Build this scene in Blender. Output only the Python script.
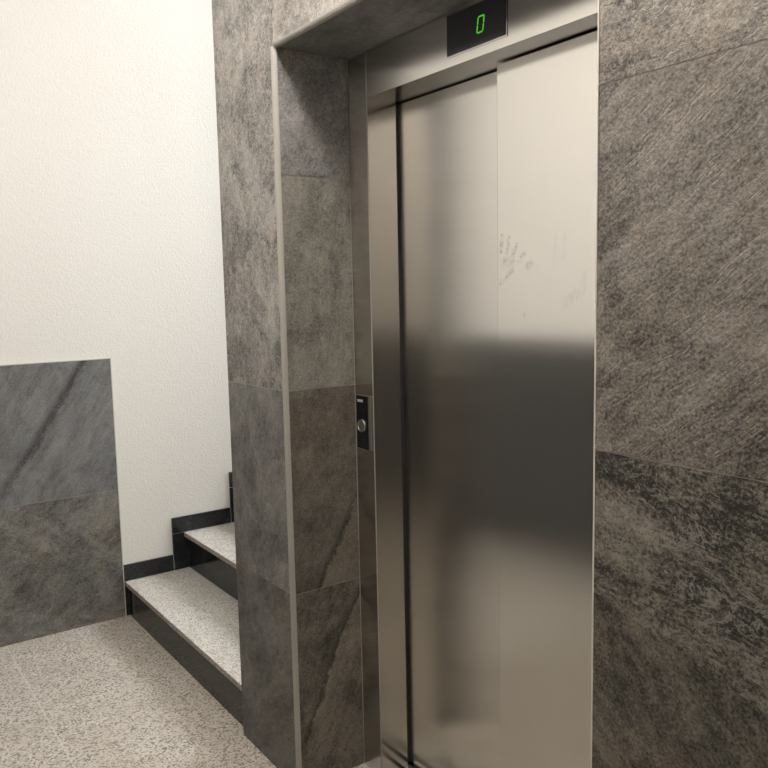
import bpy, bmesh, math
from mathutils import Matrix, Vector

for o in list(bpy.data.objects):
    bpy.data.objects.remove(o, do_unlink=True)
SC = bpy.context.scene
COL = SC.collection

# ------------------------------------------------------------------ camera
F_PX = 799.85
YAW, PITCH, ROLL = 0.9558, -0.1161, -0.021
fw = Vector((-math.sin(YAW) * math.cos(PITCH), math.cos(YAW) * math.cos(PITCH), math.sin(PITCH)))
rt = Vector((math.cos(YAW), math.sin(YAW), 0))
up = rt.cross(fw)
r2 = math.cos(ROLL) * rt + math.sin(ROLL) * up
u2 = -math.sin(ROLL) * rt + math.cos(ROLL) * up
cd = bpy.data.cameras.new('camera')
cam = bpy.data.objects.new('camera', cd)
COL.objects.link(cam)
cd.sensor_width = 36.0
cd.lens = F_PX / 768 * 36.0
cd.clip_start = 0.02
m = Matrix((r2, u2, -fw)).transposed().to_4x4()
m.translation = Vector((1.9942, -1.0663, 1.4853))
cam.matrix_world = m
SC.camera = cam

# ------------------------------------------------------------------ world, lights, exposure
W = bpy.data.worlds.new('world')
SC.world = W
W.use_nodes = True
W.node_tree.nodes['Background'].inputs[0].default_value = (0.75, 0.85, 1.0, 1)
W.node_tree.nodes['Background'].inputs[1].default_value = 0.15
SC.view_settings.view_transform = 'Standard'
SC.view_settings.look = 'None'
SC.view_settings.gamma = 1.0
SC.view_settings.use_curve_mapping = False
SC.view_settings.exposure = 0.85
try:
    SC.cycles.max_bounces = 10
    SC.cycles.diffuse_bounces = 6
    SC.cycles.glossy_bounces = 6
    SC.cycles.sample_clamp_indirect = 6.0
    SC.cycles.use_denoising = True
except Exception:
    pass

CEIL = 3.05        # lobby ceiling
STAIR_TOP = 4.6    # ceiling over the stairs


def area(name, loc, target, size, power, color, shape='DISK', size_y=None, spread=math.pi):
    l = bpy.data.lights.new(name, 'AREA')
    l.shape = shape
    l.size = size
    if size_y:
        l.size_y = size_y
    l.energy = power
    l.color = color
    l.spread = spread
    o = bpy.data.objects.new(name, l)
    COL.objects.link(o)
    o.location = loc
    o.rotation_euler = (Vector(target) - Vector(loc)).to_track_quat('-Z', 'Y').to_euler()
    return o


WARM = (1.0, 0.945, 0.885)
LAMP1 = (0.60, -0.42, CEIL - 0.15)
FILL_LAMP = (3.2, -0.60, CEIL - 0.15)  # added lamp, no known source; brightens the right side and door reflections
for loc_, pw_ in ((LAMP1, 42), (FILL_LAMP, 18)):
    pl_ = bpy.data.lights.new('globe_light', 'POINT')
    pl_.shadow_soft_size = 0.10
    pl_.energy = pw_
    pl_.color = WARM
    po_ = bpy.data.objects.new('globe_light', pl_)
    COL.objects.link(po_)
    po_.location = loc_
# daylight coming down the stairwell, from an unseen area light; no window built
area('stair_daylight', (-1.0, 3.35, 3.3), (-1.15, 0.2, 0.9), 1.1, 90, (0.95, 0.97, 1.0), 'RECTANGLE', 1.3)


# ------------------------------------------------------------------ material helpers
class NT:
    def __init__(self, name):
        self.m = bpy.data.materials.new(name)
        self.m.use_nodes = True
        self.t = self.m.node_tree
        self.t.nodes.clear()
        self.out = self.n('ShaderNodeOutputMaterial')
        self.b = self.n('ShaderNodeBsdfPrincipled')
        self.l(self.b.outputs[0], self.out.inputs[0])

    def n(self, t, **kw):
        x = self.t.nodes.new(t)
        for k, v in kw.items():
            setattr(x, k, v)
        return x

    def l(self, a, b):
        self.t.links.new(a, b)

    def put(self, sock, v):
        if isinstance(v, bpy.types.NodeSocket):
            self.l(v, sock)
        else:
            sock.default_value = v

    def math(self, op, a, b=0.0, c=None, clamp=False):
        x = self.n('ShaderNodeMath', operation=op, use_clamp=clamp)
        self.put(x.inputs[0], a)
        self.put(x.inputs[1], b)
        if c is not None:
            self.put(x.inputs[2], c)
        return x.outputs[0]

    def vm(self, op, a, b):
        x = self.n('ShaderNodeVectorMath', operation=op)
        self.put(x.inputs[0], a)
        self.put(x.inputs[1], b)
        return x.outputs[0]

    def mix(self, f, a, b, mode='MIX'):
        x = self.n('ShaderNodeMix', data_type='RGBA', blend_type=mode)
        self.put(x.inputs[0], f)
        self.put(x.inputs[6], a)
        self.put(x.inputs[7], b)
        return x.outputs[2]

    def noise(self, v, scale, detail=4.0, rough=0.55, dist=0.0):
        x = self.n('ShaderNodeTexNoise')
        self.put(x.inputs['Vector'], v)
        x.inputs['Scale'].default_value = scale
        x.inputs['Detail'].default_value = detail
        x.inputs['Roughness'].default_value = rough
        x.inputs['Distortion'].default_value = dist
        return x.outputs[0]

    def step(self, v, lo, hi, a=0.0, b=1.0):
        x = self.n('ShaderNodeMapRange', interpolation_type='SMOOTHSTEP')
        self.put(x.inputs[0], v)
        self.put(x.inputs[1], lo)
        self.put(x.inputs[2], hi)
        self.put(x.inputs[3], a)
        self.put(x.inputs[4], b)
        return x.outputs[0]

    def attr(self, name, out='Fac'):
        x = self.n('ShaderNodeAttribute', attribute_name=name)
        return x.outputs[out]

    def bump(self, h, strength=0.3, dist=0.002):
        x = self.n('ShaderNodeBump')
        self.put(x.inputs['Strength'], strength)
        x.inputs['Distance'].default_value = dist
        self.l(h, x.inputs['Height'])
        self.l(x.outputs[0], self.b.inputs['Normal'])

    def set(self, **kw):
        names = dict(color='Base Color', rough='Roughness', metal='Metallic', spec='Specular IOR Level',
                     aniso='Anisotropic', tangent='Tangent', emit='Emission Color', emits='Emission Strength',
                     coat='Coat Weight')
        for k, v in kw.items():
            s = self.b.inputs[names[k]]
            if isinstance(v, tuple) and len(v) == 3 and k in ('color', 'emit'):
                v = (*v, 1)
            self.put(s, v)
        return self


def flat(name, color, rough=0.5, metal=0.0, spec=0.5):
    t = NT(name)
    t.set(color=color, rough=rough, metal=metal, spec=spec)
    return t.m


def slate_material():
    """Slate-look porcelain; every tile carries its own seed, grain angle and tone."""
    t = NT('slate_tile')
    uv = t.n('ShaderNodeUVMap', uv_map='UVMap').outputs[0]
    seed, ang, stre = t.attr('seed'), t.attr('ang'), t.attr('stre')
    con, spk, bmp = t.attr('con'), t.attr('spk'), t.attr('bmp')
    va, vo, vs, vw = t.attr('va'), t.attr('vo'), t.attr('vs'), t.attr('vw')
    tone = t.attr('tone', 'Vector')
    tint = t.attr('tint', 'Vector')
    off = t.n('ShaderNodeCombineXYZ')
    t.l(t.math('MULTIPLY', seed, 3.7), off.inputs[0])
    t.l(t.math('MULTIPLY', seed, 1.9), off.inputs[1])
    t.l(t.math('MULTIPLY', seed, 5.3), off.inputs[2])
    base = t.vm('ADD', uv, off.outputs[0])
    wn = t.n('ShaderNodeTexNoise')
    t.l(base, wn.inputs['Vector'])
    wn.inputs['Scale'].default_value = 4.0
    wn.inputs['Detail'].default_value = 3.0
    wv = t.vm('MULTIPLY', t.vm('SUBTRACT', wn.outputs['Color'], (0.5, 0.5, 0.5)), (0.05, 0.05, 0.0))
    warped = t.vm('ADD', base, wv)
    rot = t.n('ShaderNodeVectorRotate', rotation_type='Z_AXIS')
    t.l(warped, rot.inputs['Vector'])
    t.l(t.math('MULTIPLY', ang, -1.0), rot.inputs['Angle'])
    sc = t.n('ShaderNodeCombineXYZ')
    t.l(stre, sc.inputs[0])
    sc.inputs[1].default_value = 1.0
    sc.inputs[2].default_value = 1.0
    st = t.vm('MULTIPLY', rot.outputs[0], sc.outputs[0])
    sc2 = t.n('ShaderNodeCombineXYZ')
    t.l(t.math('POWER', stre, 0.3), sc2.inputs[0])
    sc2.inputs[1].default_value = 1.0
    sc2.inputs[2].default_value = 1.0
    st2 = t.vm('MULTIPLY', rot.outputs[0], sc2.outputs[0])
    big = t.noise(base, 3.2, 5, 0.6, 0.6)
    stn = t.noise(st, 18, 7, 0.66, 0.25)
    fine = t.noise(t.vm('ADD', uv, off.outputs[0]), 185, 2, 0.8, 0.0)
    mid = t.noise(st2, 62, 4, 0.7, 0.3)
    crk = t.noise(st2, 17, 6, 0.62, 1.7)
    ridge = t.step(t.math('ABSOLUTE', t.math('SUBTRACT', crk, 0.5)), 0.0, 0.026, 1.0, 0.0)
    crs = t.noise(st, 30, 4, 0.6, 0.4)
    patch = t.noise(base, 5.0, 4, 0.6, 1.0)
    crease = t.math('MULTIPLY', t.step(t.math('ABSOLUTE', t.math('SUBTRACT', crs, 0.5)), 0.0, 0.03, 1.0, 0.0), t.step(mid, 0.42, 0.60))
    # one vein across the tile, with a slightly different tone on its far side
    sep = t.n('ShaderNodeSeparateXYZ')
    t.l(t.vm('ADD', uv, t.vm('MULTIPLY', wv, (0.9, 0.9, 0))), sep.inputs[0])
    d = t.math('ADD', t.math('MULTIPLY', sep.outputs[0], t.math('COSINE', va)),
               t.math('MULTIPLY', sep.outputs[1], t.math('SINE', va)))
    d = t.math('SUBTRACT', d, vo)
    dj = t.math('ADD', d, t.math('MULTIPLY', t.math('SUBTRACT', mid, 0.5), 0.05))
    side = t.math('MULTIPLY', t.step(dj, 0.0, 0.006), t.step(d, 0.12, 0.02, 0.35, 1.0))
    side = t.math('MULTIPLY', side, t.attr('vd'))
    core = t.step(t.math('DIVIDE', t.math('ABSOLUTE', dj), vw), 0.08, 1.0, 1.0, 0.0)
    vm_ = t.math('MULTIPLY', core, t.step(t.math('ADD', stn, t.math('MULTIPLY', t.math('SUBTRACT', fine, 0.5), 1.2)), 0.36, 0.54))
    blot = t.step(t.noise(base, 2.6, 5, 0.62, 1.4), 0.475, 0.535, -0.24, 0.24)
    k = t.math('ADD', t.math('MULTIPLY', t.math('SUBTRACT', big, 0.5), 1.6),
               t.math('MULTIPLY', t.math('SUBTRACT', stn, 0.5), 3.3))
    k = t.math('ADD', k, t.math('MULTIPLY', t.math('SUBTRACT', fine, 0.5), 4.2))
    k = t.math('ADD', k, t.math('MULTIPLY', t.math('SUBTRACT', mid, 0.5), 2.6))
    k = t.math('SUBTRACT', k, t.math('MULTIPLY', crease, 0.45))
    k = t.math('ADD', t.math('ADD', k, blot), 0.0)
    k = t.math('ADD', t.math('ADD', 1.0, side), t.math('MULTIPLY', k, t.math('MULTIPLY', con, 1.4)))
    k = t.math('MAXIMUM', k, 0.22)
    tn = t.mix(t.step(patch, 0.42, 0.66), tone, tint)
    col = t.vm('MULTIPLY', tn, _comb(t, k))
    # pale mineral flecks and threads
    fl = t.math('MULTIPLY', t.step(fine, 0.56, 0.72), t.step(mid, 0.45, 0.66))
    fl = t.math('MULTIPLY', fl, spk)
    lines = t.math('MULTIPLY', ridge, t.math('MULTIPLY', t.step(patch, 0.42, 0.58), t.math('MULTIPLY', spk, 0.75)))
    pale = t.vm('ADD', t.vm('MULTIPLY', tn, (1.7, 1.65, 1.6)), (0.05, 0.05, 0.05))
    col = t.mix(t.math('MAXIMUM', fl, lines, clamp=True), col, pale)
    col = t.mix(t.math('MULTIPLY', vm_, vs, clamp=True), col, t.vm('MULTIPLY', tn, (0.25, 0.24, 0.23)))
    t.set(color=col, rough=t.step(fine, 0.3, 0.7, 0.42, 0.62), spec=0.35)
    h = t.math('ADD', t.math('MULTIPLY', stn, 0.5), t.math('ADD', t.math('MULTIPLY', fine, 0.35), t.math('MULTIPLY', mid, 0.35)))
    h = t.math('SUBTRACT', h, t.math('MULTIPLY', crease, 0.2))
    h = t.math('SUBTRACT', h, t.math('MULTIPLY', vm_, 0.4))
    t.bump(h, t.math('MULTIPLY', bmp, 0.8), 0.004)
    return t.m


def _comb(t, k):
    c = t.n('ShaderNodeCombineXYZ')
    for i in range(3):
        t.l(k, c.inputs[i])
    return c.outputs[0]


def granite(name, light, tan, dark, scale, bump=0.0, rough=0.45, seams=None):
    t = NT(name)
    geo = t.n('ShaderNodeNewGeometry').outputs['Position']
    v1 = t.n('ShaderNodeTexVoronoi')
    t.l(geo, v1.inputs['Vector'])
    v1.inputs['Scale'].default_value = scale
    v1.inputs['Randomness'].default_value = 1.0
    sep = t.n('ShaderNodeSeparateColor')
    t.l(v1.outputs['Color'], sep.inputs[0])
    n1 = t.noise(geo, scale * 0.9, 4, 0.7, 0.3)
    n2 = t.noise(geo, 6.0, 4, 0.6)
    c = t.mix(t.step(sep.outputs[0], 0.35, 0.75), (*light, 1), (*tan, 1))
    c = t.mix(t.math('MULTIPLY', t.step(sep.outputs[1], 0.66, 0.80), 0.9), c, (*dark, 1))
    c = t.mix(t.math('MULTIPLY', t.step(n1, 0.53, 0.68), 0.65), c, (*dark, 1))
    c = t.mix(t.math('MULTIPLY', t.step(n1, 0.46, 0.30), 0.5), c, (min(1, light[0] * 1.3), min(1, light[1] * 1.3), min(1, light[2] * 1.28), 1))
    c = t.mix(t.step(n2, 0.35, 0.7, 0.0, 0.30), c, (tan[0] * 0.75, tan[1] * 0.72, tan[2] * 0.66, 1))
    if seams:
        sx = t.n('ShaderNodeSeparateXYZ')
        t.l(geo, sx.inputs[0])
        x, y = sx.outputs[0], sx.outputs[1]
        ox, oy, px, py, wd = seams
        ry = t.math('DIVIDE', t.math('SUBTRACT', y, oy), py)
        fy = t.math('ABSOLUTE', t.math('SUBTRACT', t.math('FRACT', t.math('ADD', ry, 0.5)), 0.5))
        row = t.math('MODULO', t.math('ABSOLUTE', t.math('FLOOR', ry)), 2.0)
        rx = t.math('ADD', t.math('DIVIDE', t.math('SUBTRACT', x, ox), px), t.math('MULTIPLY', row, 0.5))
        fx = t.math('ABSOLUTE', t.math('SUBTRACT', t.math('FRACT', t.math('ADD', rx, 0.5)), 0.5))
        g = t.math('MAXIMUM', t.math('LESS_THAN', fy, wd / py), t.math('LESS_THAN', fx, wd / px))
        c = t.mix(t.math('MULTIPLY', g, 0.45), c, (0.60, 0.565, 0.51, 1))
    t.set(color=c, rough=rough, spec=0.45)
    if bump:
        t.bump(n1, bump, 0.003)
    return t.m


def plaster(name, color, scale=110, strength=0.35):
    t = NT(name)
    geo = t.n('ShaderNodeNewGeometry').outputs['Position']
    a = t.noise(geo, scale, 3, 0.55, 0.4)
    b = t.noise(geo, 1.6, 3, 0.5)
    c = t.mix(t.step(b, 0.3, 0.7, 0.0, 0.10), (*color, 1), (color[0] * .93, color[1] * .91, color[2] * .87, 1))
    t.set(color=c, rough=0.9, spec=0.2)
    t.bump(a, strength, 0.004)
    return t.m


HAND = [(0.551, 1.575, 0.556, 1.612, 0.009, 1.0), (0.572, 1.572, 0.580, 1.604, 0.009, 1.0), (0.592, 1.562, 0.606, 1.588, 0.009, 0.9),
        (0.612, 1.548, 0.632, 1.565, 0.009, 0.9), (0.640, 1.535, 0.652, 1.541, 0.012, 0.8), (0.566, 1.548, 0.590, 1.552, 0.016, 0.8),
        (0.549, 1.498, 0.592, 1.530, 0.010, 0.9), (0.725, 1.545, 0.728, 1.600, 0.008, 0.35), (0.750, 1.550, 0.756, 1.605, 0.008, 0.3),
        (0.760, 1.450, 0.795, 1.470, 0.020, 0.45), (0.806, 1.46, 0.812, 1.51, 0.012, 0.4), (0.63, 1.42, 0.634, 1.424, 0.008, 0.7)]


def steel(name, color, rough, aniso, tangent, smudge=False, grain_axis=0):
    """Brushed stainless steel with the grain along one axis."""
    t = NT(name)
    geo = t.n('ShaderNodeNewGeometry').outputs['Position']
    sc = [260.0, 260.0, 260.0]
    sc[grain_axis] = 3.0
    g = t.noise(t.vm('MULTIPLY', geo, tuple(sc)), 1.0, 3, 0.6)
    g2 = t.noise(geo, 5.0, 4, 0.6)
    r = t.math('ADD', rough, t.math('MULTIPLY', t.math('SUBTRACT', g, 0.5), 0.03))
    r = t.math('ADD', r, t.math('MULTIPLY', t.math('SUBTRACT', g2, 0.5), 0.02))
    kk = t.step(g, 0.3, 0.7, 0.985, 1.015)
    col = t.vm('MULTIPLY', (*color,), _comb(t, kk))
    if smudge:
        # a greasy hand print (five fingers and the heel of the hand) and a fainter smear
        sx = t.n('ShaderNodeSeparateXYZ')
        t.l(geo, sx.inputs[0])
        px_, pz_ = sx.outputs[0], sx.outputs[2]
        n = t.noise(t.vm('MULTIPLY', geo, (150, 150, 90)), 1.0, 3, 0.6, 0.6)
        tot = None
        for ax, az, bx_, bz_, rad, s_ in HAND:
            dx, dz = bx_ - ax, bz_ - az
            u_ = t.math('ADD', t.math('MULTIPLY', t.math('SUBTRACT', px_, ax), dx), t.math('MULTIPLY', t.math('SUBTRACT', pz_, az), dz))
            u_ = t.math('DIVIDE', u_, dx * dx + dz * dz, clamp=True)
            ex_ = t.math('SUBTRACT', t.math('SUBTRACT', px_, ax), t.math('MULTIPLY', u_, dx))
            ez_ = t.math('SUBTRACT', t.math('SUBTRACT', pz_, az), t.math('MULTIPLY', u_, dz))
            d_ = t.math('SQRT', t.math('ADD', t.math('MULTIPLY', ex_, ex_), t.math('MULTIPLY', ez_, ez_)))
            mk = t.step(d_, rad * 0.3, rad, s_, 0.0)
            tot = mk if tot is None else t.math('MAXIMUM', tot, mk)
        sm = t.math('MULTIPLY', t.step(n, 0.36, 0.60), tot)
        r = t.math('ADD', r, t.math('MULTIPLY', sm, 0.10))
        col = t.mix(t.math('MULTIPLY', sm, 0.22), col, (0.30, 0.29, 0.27, 1))
    t.set(color=col, rough=r, metal=1.0, aniso=aniso)
    cx = t.n('ShaderNodeCombineXYZ')
    for i in range(3):
        cx.inputs[i].default_value = tangent[i]
    t.l(cx.outputs[0], t.b.inputs['Tangent'])
    return t.m


M_SLATE = slate_material()
M_GROUT = flat('grout', (0.27, 0.25, 0.22), 0.85)
M_PLASTER = plaster('white_plaster', (0.665, 0.655, 0.632), 110, 0.5)
M_PLAIN = plaster('lightened_plaster', (0.82, 0.80, 0.76), 110, 0.1)  # lightened copy for the unseen wall, brightens its reflection in the doors
M_CEIL = plaster('ceiling_paint', (0.86, 0.84, 0.80), 60, 0.1)
M_FLOOR = granite('floor_granite', (0.52, 0.49, 0.445), (0.41, 0.365, 0.31), (0.13, 0.115, 0.10), 170, 0.12, 0.42,
                  seams=(-0.96, -0.513, 0.9, 0.6, 0.0024))
M_TREAD = granite('tread_granite', (0.56, 0.55, 0.52), (0.46, 0.43, 0.38), (0.17, 0.16, 0.15), 210, 0.06, 0.42)
M_NOSE = granite('nosing_granite', (0.36, 0.33, 0.30), (0.30, 0.26, 0.22), (0.12, 0.10, 0.09), 210, 0.05, 0.5)
M_DARK = granite('dark_granite', (0.014, 0.017, 0.019), (0.019, 0.021, 0.023), (0.008, 0.009, 0.010), 260, 0.0, 0.14)
M_JOINT = flat('pale_joint', (0.50, 0.48, 0.44), 0.8)
M_EDGE = flat('edge_profile', (0.30, 0.285, 0.26), 0.45, 0.15)
M_EDGE_LIGHT = flat('pale_edge_profile', (0.62, 0.59, 0.54), 0.4, 0.1)
M_DOOR = steel('brushed_door_steel', (0.64, 0.62, 0.585), 0.20, 0.95, (1, 0, 0), smudge=True, grain_axis=0)
M_FRAME = steel('brushed_frame_steel', (0.64, 0.62, 0.585), 0.19, 0.93, (1, 0, 0), grain_axis=2)
M_RETURN = steel('frame_return_steel', (0.64, 0.62, 0.585), 0.18, 0.6, (0, 1, 0), grain_axis=2)
M_ALU = flat('sill_aluminium', (0.55, 0.53, 0.50), 0.32, 1.0)
M_BLACK = flat('black_void', (0.006, 0.006, 0.006), 0.7)
M_RUBBER = flat('dark_gasket', (0.012, 0.012, 0.012), 0.6)
M_GLASS = flat('black_glass', (0.022, 0.023, 0.027), 0.12)
M_CALL = flat('black_call_face', (0.006, 0.006, 0.007), 0.25)
M_CHROME = flat('button_ring', (0.75, 0.73, 0.69), 0.22, 1.0)
M_BUTTON = flat('button_centre', (0.30, 0.285, 0.26), 0.4, 1.0)
M_MARK = flat('white_print', (0.62, 0.62, 0.60), 0.5)
tg = NT('green_segment')
tg.set(color=(0.01, 0.05, 0.0), emit=(0.09, 0.78, 0.025), emits=0.42, rough=0.5)
M_GREEN = tg.m
M_LAMP = flat('lamp_housing', (0.75, 0.74, 0.72), 0.4)


# ------------------------------------------------------------------ mesh helpers
class Build:
    """Collects boxes, prisms and slate tiles, and links them as one mesh object."""
    KEYS = ('seed', 'ang', 'stre', 'con', 'spk', 'bmp', 'va', 'vo', 'vs', 'vw', 'vd')

    def __init__(self):
        self.v, self.f, self.mi, self.uv, self.at = [], [], [], [], []
        self.mats = []

    def mat(self, m):
        if m not in self.mats:
            self.mats.append(m)
        return self.mats.index(m)

    def face(self, pts, m, uvs=None, at=None):
        i = len(self.v)
        self.v += [tuple(p) for p in pts]
        self.f.append(tuple(range(i, i + len(pts))))
        self.mi.append(self.mat(m))
        self.uv.append(uvs or [(0, 0)] * len(pts))
        self.at.append(at)

    def box(self, x0, x1, y0, y1, z0, z1, m):
        c = [(x, y, z) for z in (z0, z1) for y in (y0, y1) for x in (x0, x1)]
        for q in ((0, 2, 3, 1), (4, 5, 7, 6), (0, 1, 5, 4), (2, 6, 7, 3), (0, 4, 6, 2), (1, 3, 7, 5)):
            self.face([c[k] for k in q], m)
        return self

    def prism(self, poly, axis, a, b, m):
        """extrude a 2D polygon along an axis from a to b"""
        def P(p, t):
            r = [p[0], p[1]]
            r.insert(axis, t)
            return tuple(r)
        n = len(poly)
        self.face([P(p, a) for p in poly], m)
        self.face([P(p, b) for p in reversed(poly)], m)
        for i in range(n):
            j = (i + 1) % n
            self.face([P(poly[i], a), P(poly[i], b), P(poly[j], b), P(poly[j], a)], m)
        return self

    def tile(self, o, eu, ev, poly, lift, at):
        """slate tile: polygon in tile metres (u, v) on a plane, lifted off its backing"""
        o, eu, ev = Vector(o), Vector(eu), Vector(ev)
        n = eu.cross(ev) * lift
        top = [o + eu * u + ev * v + n for u, v in poly]
        bot = [o + eu * u + ev * v for u, v in poly]
        self.face(top, M_SLATE, list(poly), at)
        k = len(poly)
        for i in range(k):
            j = (i + 1) % k
            self.face([top[i], bot[i], bot[j], top[j]], M_SLATE, [poly[i], poly[i], poly[j], poly[j]], at)

    def build(self, name, parent=None, bevel=0.0, smooth=False):
        me = bpy.data.meshes.new(name)
        me.from_pydata(self.v, [], self.f)
        for m in self.mats:
            me.materials.append(m)
        me.polygons.foreach_set('material_index', self.mi)
        ul = me.uv_layers.new(name='UVMap')
        flatuv = [c for p in self.uv for q in p for c in q]
        ul.data.foreach_set('uv', flatuv)
        if any(self.at):
            for k in self.KEYS:
                a = me.attributes.new(k, 'FLOAT', 'FACE')
                a.data.foreach_set('value', [float((q or {}).get(k, 0.0)) for q in self.at])
            for k in ('tone', 'tint'):
                a = me.attributes.new(k, 'FLOAT_VECTOR', 'FACE')
                a.data.foreach_set('vector', [c for q in self.at for c in (q or {}).get(k, (0, 0, 0))])
        else:
            bm = bmesh.new()
            bm.from_mesh(me)
            bmesh.ops.remove_doubles(bm, verts=bm.verts, dist=1e-6)
            bmesh.ops.recalc_face_normals(bm, faces=bm.faces)
            bm.to_mesh(me)
            bm.free()
        if smooth:
            me.polygons.foreach_set('use_smooth', [True] * len(me.polygons))
        me.update()
        o = bpy.data.objects.new(name, me)
        COL.objects.link(o)
        if parent:
            o.parent = parent
            o.matrix_parent_inverse = Matrix.Translation(-parent.location)
        if bevel:
            b = o.modifiers.new('bevel', 'BEVEL')
            b.width = bevel
            b.segments = 2
            b.limit_method = 'ANGLE'
        return o


def struct(o, label=None):
    o['kind'] = 'structure'
    if label:
        o['label'] = label
    return o


def thing(name, label, cat, loc):
    o = bpy.data.objects.new(name, None)
    o.empty_display_size = 0.1
    o.location = loc
    COL.objects.link(o)
    o['label'] = label
    o['category'] = cat
    return o


def T(seed, ang=0.0, stre=0.5, con=0.5, spk=0.4, bmp=0.5, va=0.0, vo=-9.0, vs=0.0, vw=0.02, vd=0.0,
      tone=(0.155, 0.145, 0.132), tint=(0.15, 0.13, 0.11), k=1.0):
    tone = tuple(c * k for c in tone)
    tint = tuple(c * k for c in tint)
    return dict(seed=seed, ang=ang, stre=stre, con=con, spk=spk, bmp=bmp, va=va, vo=vo, vs=vs, vw=vw, vd=vd, tone=tone, tint=tint)


def rect(u0, u1, v0, v1, g=0.0009):
    return [(u0 + g, v0 + g), (u1 - g, v0 + g), (u1 - g, v1 - g), (u0 + g, v1 - g)]


D2R = math.pi / 180

# ------------------------------------------------------------------ dimensions (metres)
PW = 0.384      # width of the tiled pier left of the lift
XR = 1.1015      # right edge of the recess
D = 0.235       # depth of the recess to the steel frame
H = 2.143       # height of the recess
J0, J1, J2, J3 = 0.008, 0.608, 1.208, 1.808
WX = -1.658     # left wall
RX = 4.4        # far right end of the lobby
YO = -1.56      # wall opposite the lift
SB = 2.0        # depth of the lift shaft

# ------------------------------------------------------------------ floor and ceilings
b = Build()
b.box(WX - 0.2, RX + 0.2, YO - 0.2, 0.06, -0.15, 0.0, M_FLOOR)
b.box(-0.01, XR + 0.01, 0.06, D, -0.15, 0.0, M_FLOOR)
struct(b.build('floor'))
b = Build()
b.box(WX - 0.2, RX + 0.2, YO - 0.2, 0.0, CEIL, CEIL + 0.15, M_CEIL)
struct(b.build('ceiling'))
b = Build()
b.box(WX - 0.2, -PW, 0.0, 3.8, STAIR_TOP, STAIR_TOP + 0.15, M_CEIL)
struct(b.build('ceiling_stairwell'))

# ------------------------------------------------------------------ wall with the lift (faces -y)
GR = (0.155, 0.148, 0.138)
BR = (0.165, 0.140, 0.112)
b = Build()
L = 0.0012
b.box(-PW, 0.0, L, SB, 0, STAIR_TOP, M_GROUT)
b.box(XR, RX, L, SB, 0, CEIL + 0.15, M_GROUT)
b.box(0.0, XR, L, SB, H + L, CEIL + 0.15, M_GROUT)
b.box(0.0, XR, 0.9, SB, 0, H, M_BLACK)  # black block standing in for the unlit shaft
# stairwell side of the shaft is plastered
b.box(-PW - 0.004, -PW, 0.03, SB, 0, STAIR_TOP, M_PLASTER)
ex, ez = (1, 0, 0), (0, 0, 1)
O = (0, L, 0)
# pier, four tiles and what is above; paler upward, lamp falloff put into the tone
G1 = (0.150, 0.145, 0.138)
b.tile(O, ex, ez, rect(-PW, 0, 0.0, J1), L, T(3.1, 35 * D2R, .35, .42, .12, .5, tone=(.12, .118, .113), tint=(.14, .125, .105), k=0.85))
b.tile(O, ex, ez, rect(-PW, 0, J1, J2), L, T(7.7, 60 * D2R, .6, .42, .22, .5, tone=G1, tint=(.13, .125, .12), k=1.0))
b.tile(O, ex, ez, rect(-PW, 0, J2, CEIL), L, T(9.3, 95 * D2R, .5, .5, .9, .5, tone=(.198, .190, .180), tint=(.205, .188, .172)))
# band over the recess, its tone raised for the lamp light above
b.tile(O, ex, ez, rect(0, XR / 2, H, J3 + .6), L, T(14.2, 40 * D2R, .7, .42, .45, .5, tone=(.19, .18, .168), tint=(.18, .165, .15), k=1.2))
b.tile(O, ex, ez, rect(XR / 2, XR, H, J3 + .6), L, T(15.2, 20 * D2R, .5, .45, .45, .5, tone=(.19, .18, .168), tint=(.18, .165, .15), k=1.2))
b.tile(O, ex, ez, rect(0, XR, J3 + .6, CEIL), L, T(16.2, 20 * D2R, .5, .45, .45, .5, tone=(.19, .18, .168), tint=(.18, .165, .15), k=1.2))
# right of the recess; tones rise with height, painting in lamp falloff
RA = (.178, .163, .145)
x0 = XR
for k, (xa, xb) in enumerate(((XR, XR + 1.2), (XR + 1.2, XR + 2.4), (XR + 2.4, RX))):
    s = 20 + 10 * k
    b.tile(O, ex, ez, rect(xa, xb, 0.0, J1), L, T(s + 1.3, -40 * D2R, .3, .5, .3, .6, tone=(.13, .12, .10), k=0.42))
    # the tile at hand height changes grain along a slanting vein
    g = 0.0009
    za, zb = 1.005, 0.62
    xm = xb - g
    cut_l, cut_r = J2 - 0.25, J2 - 0.25 - 0.33 * (xm - xa - g)
    cut_r = max(cut_r, J1 + 0.02)
    b.tile(O, ex, ez, [(xa + g, cut_l), (xm, cut_r), (xm, J2 - g), (xa + g, J2 - g)], L,
           T(s + 2.9, -12 * D2R, .08, .95, 1.7, .9, tone=(.15, .137, .116), tint=(.12, .112, .10), k=0.62))
    b.tile(O, ex, ez, [(xa + g, J1 + g), (xm, J1 + g), (xm, cut_r), (xa + g, cut_l)], L,
           T(s + 3.6, -52 * D2R, .22, .6, .6, .6, tone=(.135, .125, .104), tint=(.155, .13, .105), k=0.62))
    b.tile(O, ex, ez, rect(xa, xb, J2, J3), L, T(s + 4.4, 36 * D2R, .11, .50, .22, .95, tone=RA, tint=(.165, .148, .128), k=0.86))
    b.tile(O, ex, ez, rect(xa, xb, J3, J3 + .6), L, T(s + 5.2, 25 * D2R, .55, .55, .55, .9, tone=(.17, .157, .14), tint=(.185, .158, .132), k=0.92))
    b.tile(O, ex, ez, rect(xa, xb, J3 + .6, CEIL), L, T(s + 6.2, 30 * D2R, .4, .5, .5, .8, tone=RA, k=0.92))
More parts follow.
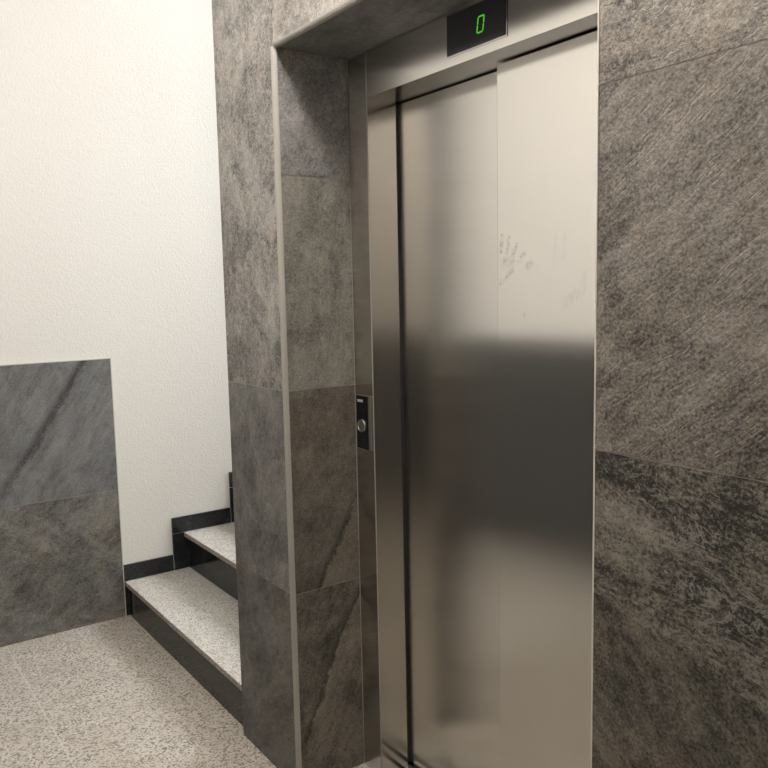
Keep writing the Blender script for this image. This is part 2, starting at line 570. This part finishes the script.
# left jamb of the recess (faces +x)
OJ, ey = (0.0, 0, 0), (0, 1, 0)
jd = D - 0.001
b.tile(OJ, ey, ez, rect(L, jd, 0.0, J1), L, T(41.2, 62 * D2R, .18, .45, .12, .4, tone=(.155, .137, .113), tint=(.175, .155, .13), va=-26.4 * D2R, vo=-0.052, vs=.9, vw=.014, vd=.4, k=0.62))
b.tile(OJ, ey, ez, rect(L, jd, J1, J2), L, T(42.6, 70 * D2R, .35, .34, .10, .35, tone=(.158, .143, .12), tint=(.15, .128, .10), va=-30.4 * D2R, vo=-0.235, vs=.95, vw=.016, vd=.32, k=0.62))
b.tile(OJ, ey, ez, rect(L, jd, J2, J3), L, T(43.4, 80 * D2R, .4, .32, .22, .35, tone=(.165, .16, .14), tint=(.16, .15, .13), k=0.9))
b.tile(OJ, ey, ez, rect(L, jd, J3, H), L, T(44.8, 60 * D2R, .5, .36, .30, .4, tone=(.15, .145, .14), tint=(.14, .135, .13), k=1.05))
# right jamb (faces -x)
OR, eyn = (XR, 0, 0), (0, -1, 0)
for za, zb, s in ((0.0, J1, 51.1), (J1, J2, 52.2), (J2, J3, 53.3), (J3, H, 54.4)):
    b.tile(OR, eyn, ez, rect(-jd, -L, za, zb), L, T(s, 60 * D2R, .4, .36, .15, .4, tone=(.155, .143, .122)))
# soffit of the recess (faces down)
OS, exn = (0, 0, H + L), (-1, 0, 0)
b.tile(OS, exn, ey, rect(-XR / 2, -L, L, jd), L, T(61.3, 10 * D2R, .5, .30, .1, .3, tone=(.150, .150, .147), tint=(.15, .146, .142), k=1.2))
b.tile(OS, exn, ey, rect(-XR + L, -XR / 2, L, jd), L, T(62.3, 10 * D2R, .5, .30, .1, .3, tone=(.150, .150, .147), tint=(.15, .146, .142), k=1.2))
struct(b.build('wall_back'))

# rounded metal profiles on the edges of the recess
def profile(name, pts_fn, a, bnd, axis, mt=M_EDGE):
    q = Build()
    q.prism(pts_fn, axis, a, bnd, mt)
    return struct(q.build(name))


R_ = 0.0095
R2_ = 0.0035
arc = [(math.cos(t) * R_, math.sin(t) * R_) for t in [i * math.pi / 2 / 6 for i in range(7)]]
# left edge: solid at x<0, y>0 -> corner bulges toward +x, -y
left_poly = [(-R_, R_)] + [(-R_ + c * (R_ + 0.0035), R_ - s * (R_ + 0.0035)) for c, s in [(math.cos(i * math.pi / 12), math.sin(i * math.pi / 12)) for i in range(7)]]
profile('trim_1', left_poly, 0.0, H + 0.003, 2)
right_poly = [(XR + R2_, R2_)] + [(XR + R2_ - c * (R2_ + 0.0015), R2_ - s * (R2_ + 0.0015)) for c, s in [(math.cos(i * math.pi / 12), math.sin(i * math.pi / 12)) for i in range(7)]]
profile('trim_2', right_poly, 0.0, H + 0.003, 2, M_EDGE_LIGHT)
top_poly = [(R_, H + R_)] + [(R_ - s * (R_ + 0.0025), H + R_ - c * (R_ + 0.0025)) for c, s in [(math.cos(i * math.pi / 12), math.sin(i * math.pi / 12)) for i in range(7)]]
profile('trim_3', top_poly, 0.0, XR, 0)

# ------------------------------------------------------------------ left wall: rough white plaster, tiled wainscot
b = Build()
b.box(WX - 0.2, WX, YO - 0.2, 3.8, -0.15, STAIR_TOP + 0.15, M_PLASTER)
wl = struct(b.build('wall_left'))
TH = 0.008
b = Build()
b.box(WX, WX + TH, YO + 0.012, 0.0014, 0.0, 1.2072, M_GROUT)
eyw = (0, 1, 0)
OW = (WX + TH, 0, 0)
BL = (.135, .137, .138)
b.tile(OW, eyw, ez, rect(-1.2, 0.0014, 0.604, 1.2072), L, T(71.7, 58 * D2R, .14, .27, .10, .35, tone=BL, tint=(.15, .15, .15), va=-33.7 * D2R, vo=-0.762, vs=.95, vw=.030, vd=.10))
b.tile(OW, eyw, ez, rect(-1.2, 0.0014, 0.0, 0.604), L, T(72.3, 40 * D2R, .6, .40, .14, .35, tone=(.135, .132, .125), tint=(.15, .138, .12)))
b.tile(OW, eyw, ez, rect(YO + .012, -1.2, 0.604, 1.2072), L, T(73.3, 40 * D2R, .4, .4, .2, .35, tone=BL))
b.tile(OW, eyw, ez, rect(YO + .012, -1.2, 0.0, 0.604), L, T(74.3, 40 * D2R, .6, .4, .2, .35, tone=BL))
w = struct(b.build('wall_left_wainscot'))
# added pale strip drawing the bright halo line along the wainscot edge
b = Build()
b.box(WX, WX + TH + 0.001, YO + 0.012, 0.0050, 1.2074, 1.2110, M_JOINT)
b.box(WX, WX + TH + 0.001, 0.0016, 0.0050, 0.0, 1.2073, M_JOINT)
struct(b.build('wainscot_edge_line'))

# ------------------------------------------------------------------ opposite wall and the ends of the lobby
b = Build()
b.box(WX - 0.2, RX + 0.2, YO - 0.2, YO, -0.15, CEIL + 0.15, M_PLAIN)
struct(b.build('wall_front'))
b = Build()
b.box(WX + 0.0, RX, YO, YO + TH, 0.0, 1.2072, M_GROUT)
OF = (0, YO + TH, 0)
xa = WX + 0.012
k = 0
while xa < RX - 0.01:
    xb = min(xa + 1.2, RX)
    for za, zb in ((0.0, .604), (.604, 1.2072)):
        b.tile(OF, (-1, 0, 0), ez, rect(-xb, -xa, za, zb), L, T(80 + k * 1.7, 40 * D2R, .4, .4, .15, .35, tone=(.07, .068, .064), tint=(.06, .058, .055)))
        k += 1
    xa = xb
struct(b.build('wall_front_wainscot'))
b = Build()
b.box(RX, RX + 0.2, YO - 0.2, 0.2, -0.15, CEIL + 0.15, M_PLASTER)
struct(b.build('wall_right'))
# stairwell: solid end wall, and the wall above the lobby ceiling edge
b = Build()
b.box(WX - 0.2, -PW + 0.5, 3.6, 3.8, -0.15, STAIR_TOP + 0.15, M_PLASTER)
b.box(-PW, -PW + 0.2, SB, 3.6, 0, STAIR_TOP + 0.15, M_PLASTER)
struct(b.build('wall_stairwell'))
b = Build()
b.box(WX - 0.2, -PW, -0.12, 0.0, CEIL + 0.15, STAIR_TOP + 0.15, M_PLASTER)
struct(b.build('wall_bulkhead'))

# ------------------------------------------------------------------ stairs
YN = [0.008, 0.3022, 0.6010, 0.8995, 1.198, 1.4965]
YR = [0.0219, 0.3226, 0.6210, 0.9195, 1.218, 1.5165]
ZT = [0.1663, 0.3458, 0.5250, 0.7045, 0.884, 1.0635]
SK = 0.010
st = thing('staircase', 'granite staircase with dark polished risers beside the white wall, left of the tiled pier', 'stairs', (-1.02, 0.0, 0.0))
xl, xr = WX + SK, -PW - 0.0045
TT = 0.022
for i in range(6):
    yb = YR[i + 1] if i < 5 else 2.6
    q = Build()
    q.box(xl, xr, YN[i], yb - 0.001, ZT[i] - TT, ZT[i], M_TREAD)
    o = q.build('tread', st, bevel=0.002)
    # the sawn front edge is browner than the top
    o.data.materials.append(M_NOSE)
    for p in o.data.polygons:
        if p.normal.y < -0.9:
            p.material_index = 1
    q = Build()
    zb = 0.0 if i == 0 else ZT[i - 1] + 0.0005
    q.box(xl, xr, YR[i], YR[i] + 0.02, zb, ZT[i] - TT - 0.0005, M_DARK)
    q.build('riser', st)

# stepped dark skirting along the wall
b = Build()
SH = 0.0766
sy = [0.0055, 0.2453, 0.551, 0.849, 1.148, 1.4465]
for i in range(6):
    y0 = sy[i]
    y1 = sy[i + 1] if i < 5 else 2.6
    zlow = 0.0 if i == 0 else ZT[i - 1]
    g = 0.0012
    if i == 0:
        b.box(WX, WX + SK - 0.0005, y0, YR[0], 0.0, ZT[0] - 0.001, M_DARK)
        b.box(WX, WX + SK, y0, y1 - g, ZT[0] + 0.001, ZT[0] + SH, M_DARK)
        b.box(WX, WX + SK - 0.0008, YR[0] - 0.0030, YR[0], 0.0, ZT[0] - TT, M_JOINT)
    else:
        ye = YN[i] + 0.002
        b.box(WX, WX + SK - 0.0005, y0 + g, YR[i], zlow + 0.0005, ZT[i] - 0.0012, M_DARK)
        b.box(WX, WX + SK, y0 + g, y1 - g, ZT[i] + 0.0012, ZT[i] + SH, M_DARK)
        b.box(WX, WX + SK - 0.002, y0 + g, YN[i], ZT[i] - 0.0012, ZT[i] + 0.0012, M_JOINT)
        b.box(WX, WX + SK - 0.001, y0 - g, y0 + g, ZT[i - 1] + 0.001, ZT[i - 1] + SH, M_JOINT)
struct(b.build('baseboard_left'))

# ------------------------------------------------------------------ the lift
HB = 2.0179
SW = 0.0962
SWR = XR - 0.0962
FR = D + 0.100       # back of the frame returns
Y1 = D + 0.1123      # front of the slower, farther leaf
Y2 = D + 0.0749      # front of the nearer leaf
SEAM = 0.5391
lift = thing('elevator', 'brushed stainless steel elevator with two sliding door leaves in the dark tiled recess', 'elevator', (XR / 2, D, 0.0))


def frame_post(xa, xb, ya, yb, z0, z1, front_x):
    q = Build()
    q.box(xa, xb, ya, yb, z0, z1, M_FRAME)
    o = q.build('frame_post', lift, bevel=0.0012)
    o.data.materials.append(M_RETURN)
    for p in o.data.polygons:
        if abs(p.normal.x) > 0.9:
            p.material_index = 1
    return o


frame_post(0.003, SW, D, FR, 0.0, H - 0.002, 0)
frame_post(SWR, XR - 0.003, D, FR, 0.0, H - 0.002, 0)
q = Build()
q.box(SW + 0.001, SWR - 0.001, D, Y1 + 0.006, HB, H - 0.002, M_FRAME)
hdr = q.build('header', lift, bevel=0.001)
# bright seam strips where the posts meet the header and openings
for x in (SW - 0.0008, SWR - 0.0017):
    q = Build()
    q.box(x, x + 0.0025, D - 0.0012, D + 0.001, 0.0, H - 0.004, M_EDGE)
    q.build('corner_bead', lift)
# leaves
q = Build()
q.box(SW - 0.055, SEAM + 0.03, Y1, Y1 + 0.028, 0.012, HB - 0.0035, M_DOOR)
q.build('door_leaf', lift, bevel=0.0015)
q = Build()
q.box(SEAM, SWR + 0.06 - 0.06 - 0.004, Y2, Y2 + 0.028, 0.012, HB - 0.0035, M_DOOR)
q.build('door_leaf', lift, bevel=0.0015)
# dark gasket closing the gap beside the farther leaf
q = Build()
q.box(SW - 0.03, SW - 0.0005, FR + 0.001, Y1 - 0.001, 0.012, HB - 0.004, M_RUBBER)
q.build('gasket', lift)
# black sheet standing in for the unlit interior behind the leaves
q = Build()
q.box(0.003, XR - 0.003, Y1 + 0.05, Y1 + 0.06, 0.0, H - 0.003, M_BLACK)
q.build('dark_backing', lift)
# sill with guide grooves
q = Build()
ys = [D, Y2 - 0.004, Y2 + 0.010, Y1 - 0.006, Y1 + 0.010, Y1 + 0.048]
for a_, c_, zt in ((ys[0], ys[1], .003), (ys[2], ys[3], .003), (ys[4], ys[5], .003)):
    q.box(SW + 0.001, SWR - 0.001, a_, c_, -0.03, zt, M_ALU)
q.box(SW - 0.06, SWR + 0.06, ys[0] - 0.002, ys[5] + 0.05, -0.045, -0.03, M_BLACK)  # black base added below the grooves to block stray world light
q.build('sill', lift)
# floor display over the leaves
q = Build()
q.box(0.4485, 0.6535, D - 0.0025, D + 0.002, 2.0395, 2.1370, M_FRAME)
dp = q.build('floor_display', lift, bevel=0.0006)
dp['label'] = 'black glass floor display showing a green 0'
q = Build()
q.box(0.4505, 0.6510, D - 0.0042, D - 0.002, 2.0425, 2.1352, M_GLASS)
gl = q.build('display_glass', dp)
gl.matrix_parent_inverse = Matrix.Identity(4)
gl.parent = dp
# seven-segment 0: six lit bars, leaning a little
q = Build()
cx, cz, hw, hh, tk, sl = 0.5705, 2.0862, 0.0100, 0.0172, 0.0026, 0.16


def seg(x0, z0, x1, z1):
    d = Vector((x1 - x0, z1 - z0)).normalized()
    n = Vector((-d.y, d.x)) * tk / 2
    a_, c_ = Vector((x0, z0)), Vector((x1, z1))
    e = d * tk * 0.5
    poly = [a_, a_ + e + n, c_ - e + n, c_, c_ - e - n, a_ + e - n]
    q.prism([(cx + p.x + sl * p.y, cz + p.y) for p in poly], 1, D - 0.0050, D - 0.0041, M_GREEN)


g = 0.0007
seg(-hw + g, hh, hw - g, hh)
seg(-hw + g, -hh, hw - g, -hh)
for sx in (-hw, hw):
    seg(sx, g, sx, hh - g)
    seg(sx, -hh + g, sx, -g)
dg = q.build('digit', dp)
dg['label'] = 'green lit digit 0'

# call panel on the left post
q = Build()
q.box(0.0115, 0.0870, D - 0.004, D, 1.018, 1.181, M_ALU)
cp = q.build('call_panel', lift, bevel=0.001)
cp['label'] = 'slim call panel with a black face and one round button'
q = Build()
q.box(0.0140, 0.0735, D - 0.0050, D - 0.0035, 1.0195, 1.1780, M_CALL)
q.build('panel_face', cp)
q = Build()
bc = (0.0400, 1.0885)
n = 40


def ring(r0, r1, ya, yb, mt):
    for i in range(n):
        t0, t1 = 2 * math.pi * i / n, 2 * math.pi * (i + 1) / n
        P = lambda r, t, y: (bc[0] + r * math.cos(t), y, bc[1] + r * math.sin(t))
        q.face([P(r0, t0, ya), P(r1, t0, yb), P(r1, t1, yb), P(r0, t1, ya)], mt)


yf = D - 0.0050
ring(0.0205, 0.0195, yf, yf - 0.003, M_CHROME)
ring(0.0195, 0.0165, yf - 0.003, yf - 0.0032, M_CHROME)
ring(0.0165, 0.0155, yf - 0.0032, yf - 0.0022, M_CHROME)
ring(0.0155, 0.0, yf - 0.0022, yf - 0.0028, M_BUTTON)
cb = q.build('call_button', cp)
cb['label'] = 'round silver push button'
# small white print at the top of the panel
q = Build()
x = 0.0205
for kind in ('o', 'n', 'o', 'n', 'o'):
    wl_, z0, z1, s_ = 0.0046, 1.1595, 1.1670, 0.0012
    if kind == 'o':
        q.box(x, x + wl_, yf - 0.0005, yf, z0, z0 + s_, M_MARK)
    q.box(x, x + wl_, yf - 0.0005, yf, z1 - s_, z1, M_MARK)
    q.box(x, x + s_, yf - 0.0005, yf, z0, z1, M_MARK)
    q.box(x + wl_ - s_, x + wl_, yf - 0.0005, yf, z0, z1, M_MARK)
    x += 0.0059
q.build('panel_print', cp)

# ------------------------------------------------------------------ ceiling lamps, the right one added as fill (their light is set at the top)
for (lx, ly, lz), lab in ((LAMP1, 'white globe ceiling lamp in front of the elevator'), (FILL_LAMP, 'added fill lamp on the ceiling at the right end of the lobby')):
    t_ = thing('ceiling_lamp', lab, 'lamp', (lx, ly, CEIL))
    q = Build()
    n = 40
    prof = [(0.0, CEIL - 0.0005), (0.085, CEIL - 0.0005), (0.085, CEIL - 0.020), (0.078, CEIL - 0.026), (0.060, CEIL - 0.045), (0.0, CEIL - 0.045)]
    for i in range(n):
        a0, a1 = 2 * math.pi * i / n, 2 * math.pi * (i + 1) / n
        for (ra, za), (rb, zb) in zip(prof, prof[1:]):
            q.face([(lx + ra * math.cos(a0), ly + ra * math.sin(a0), za), (lx + rb * math.cos(a0), ly + rb * math.sin(a0), zb),
                    (lx + rb * math.cos(a1), ly + rb * math.sin(a1), zb), (lx + ra * math.cos(a1), ly + ra * math.sin(a1), za)], M_LAMP)
    q.build('housing', t_)
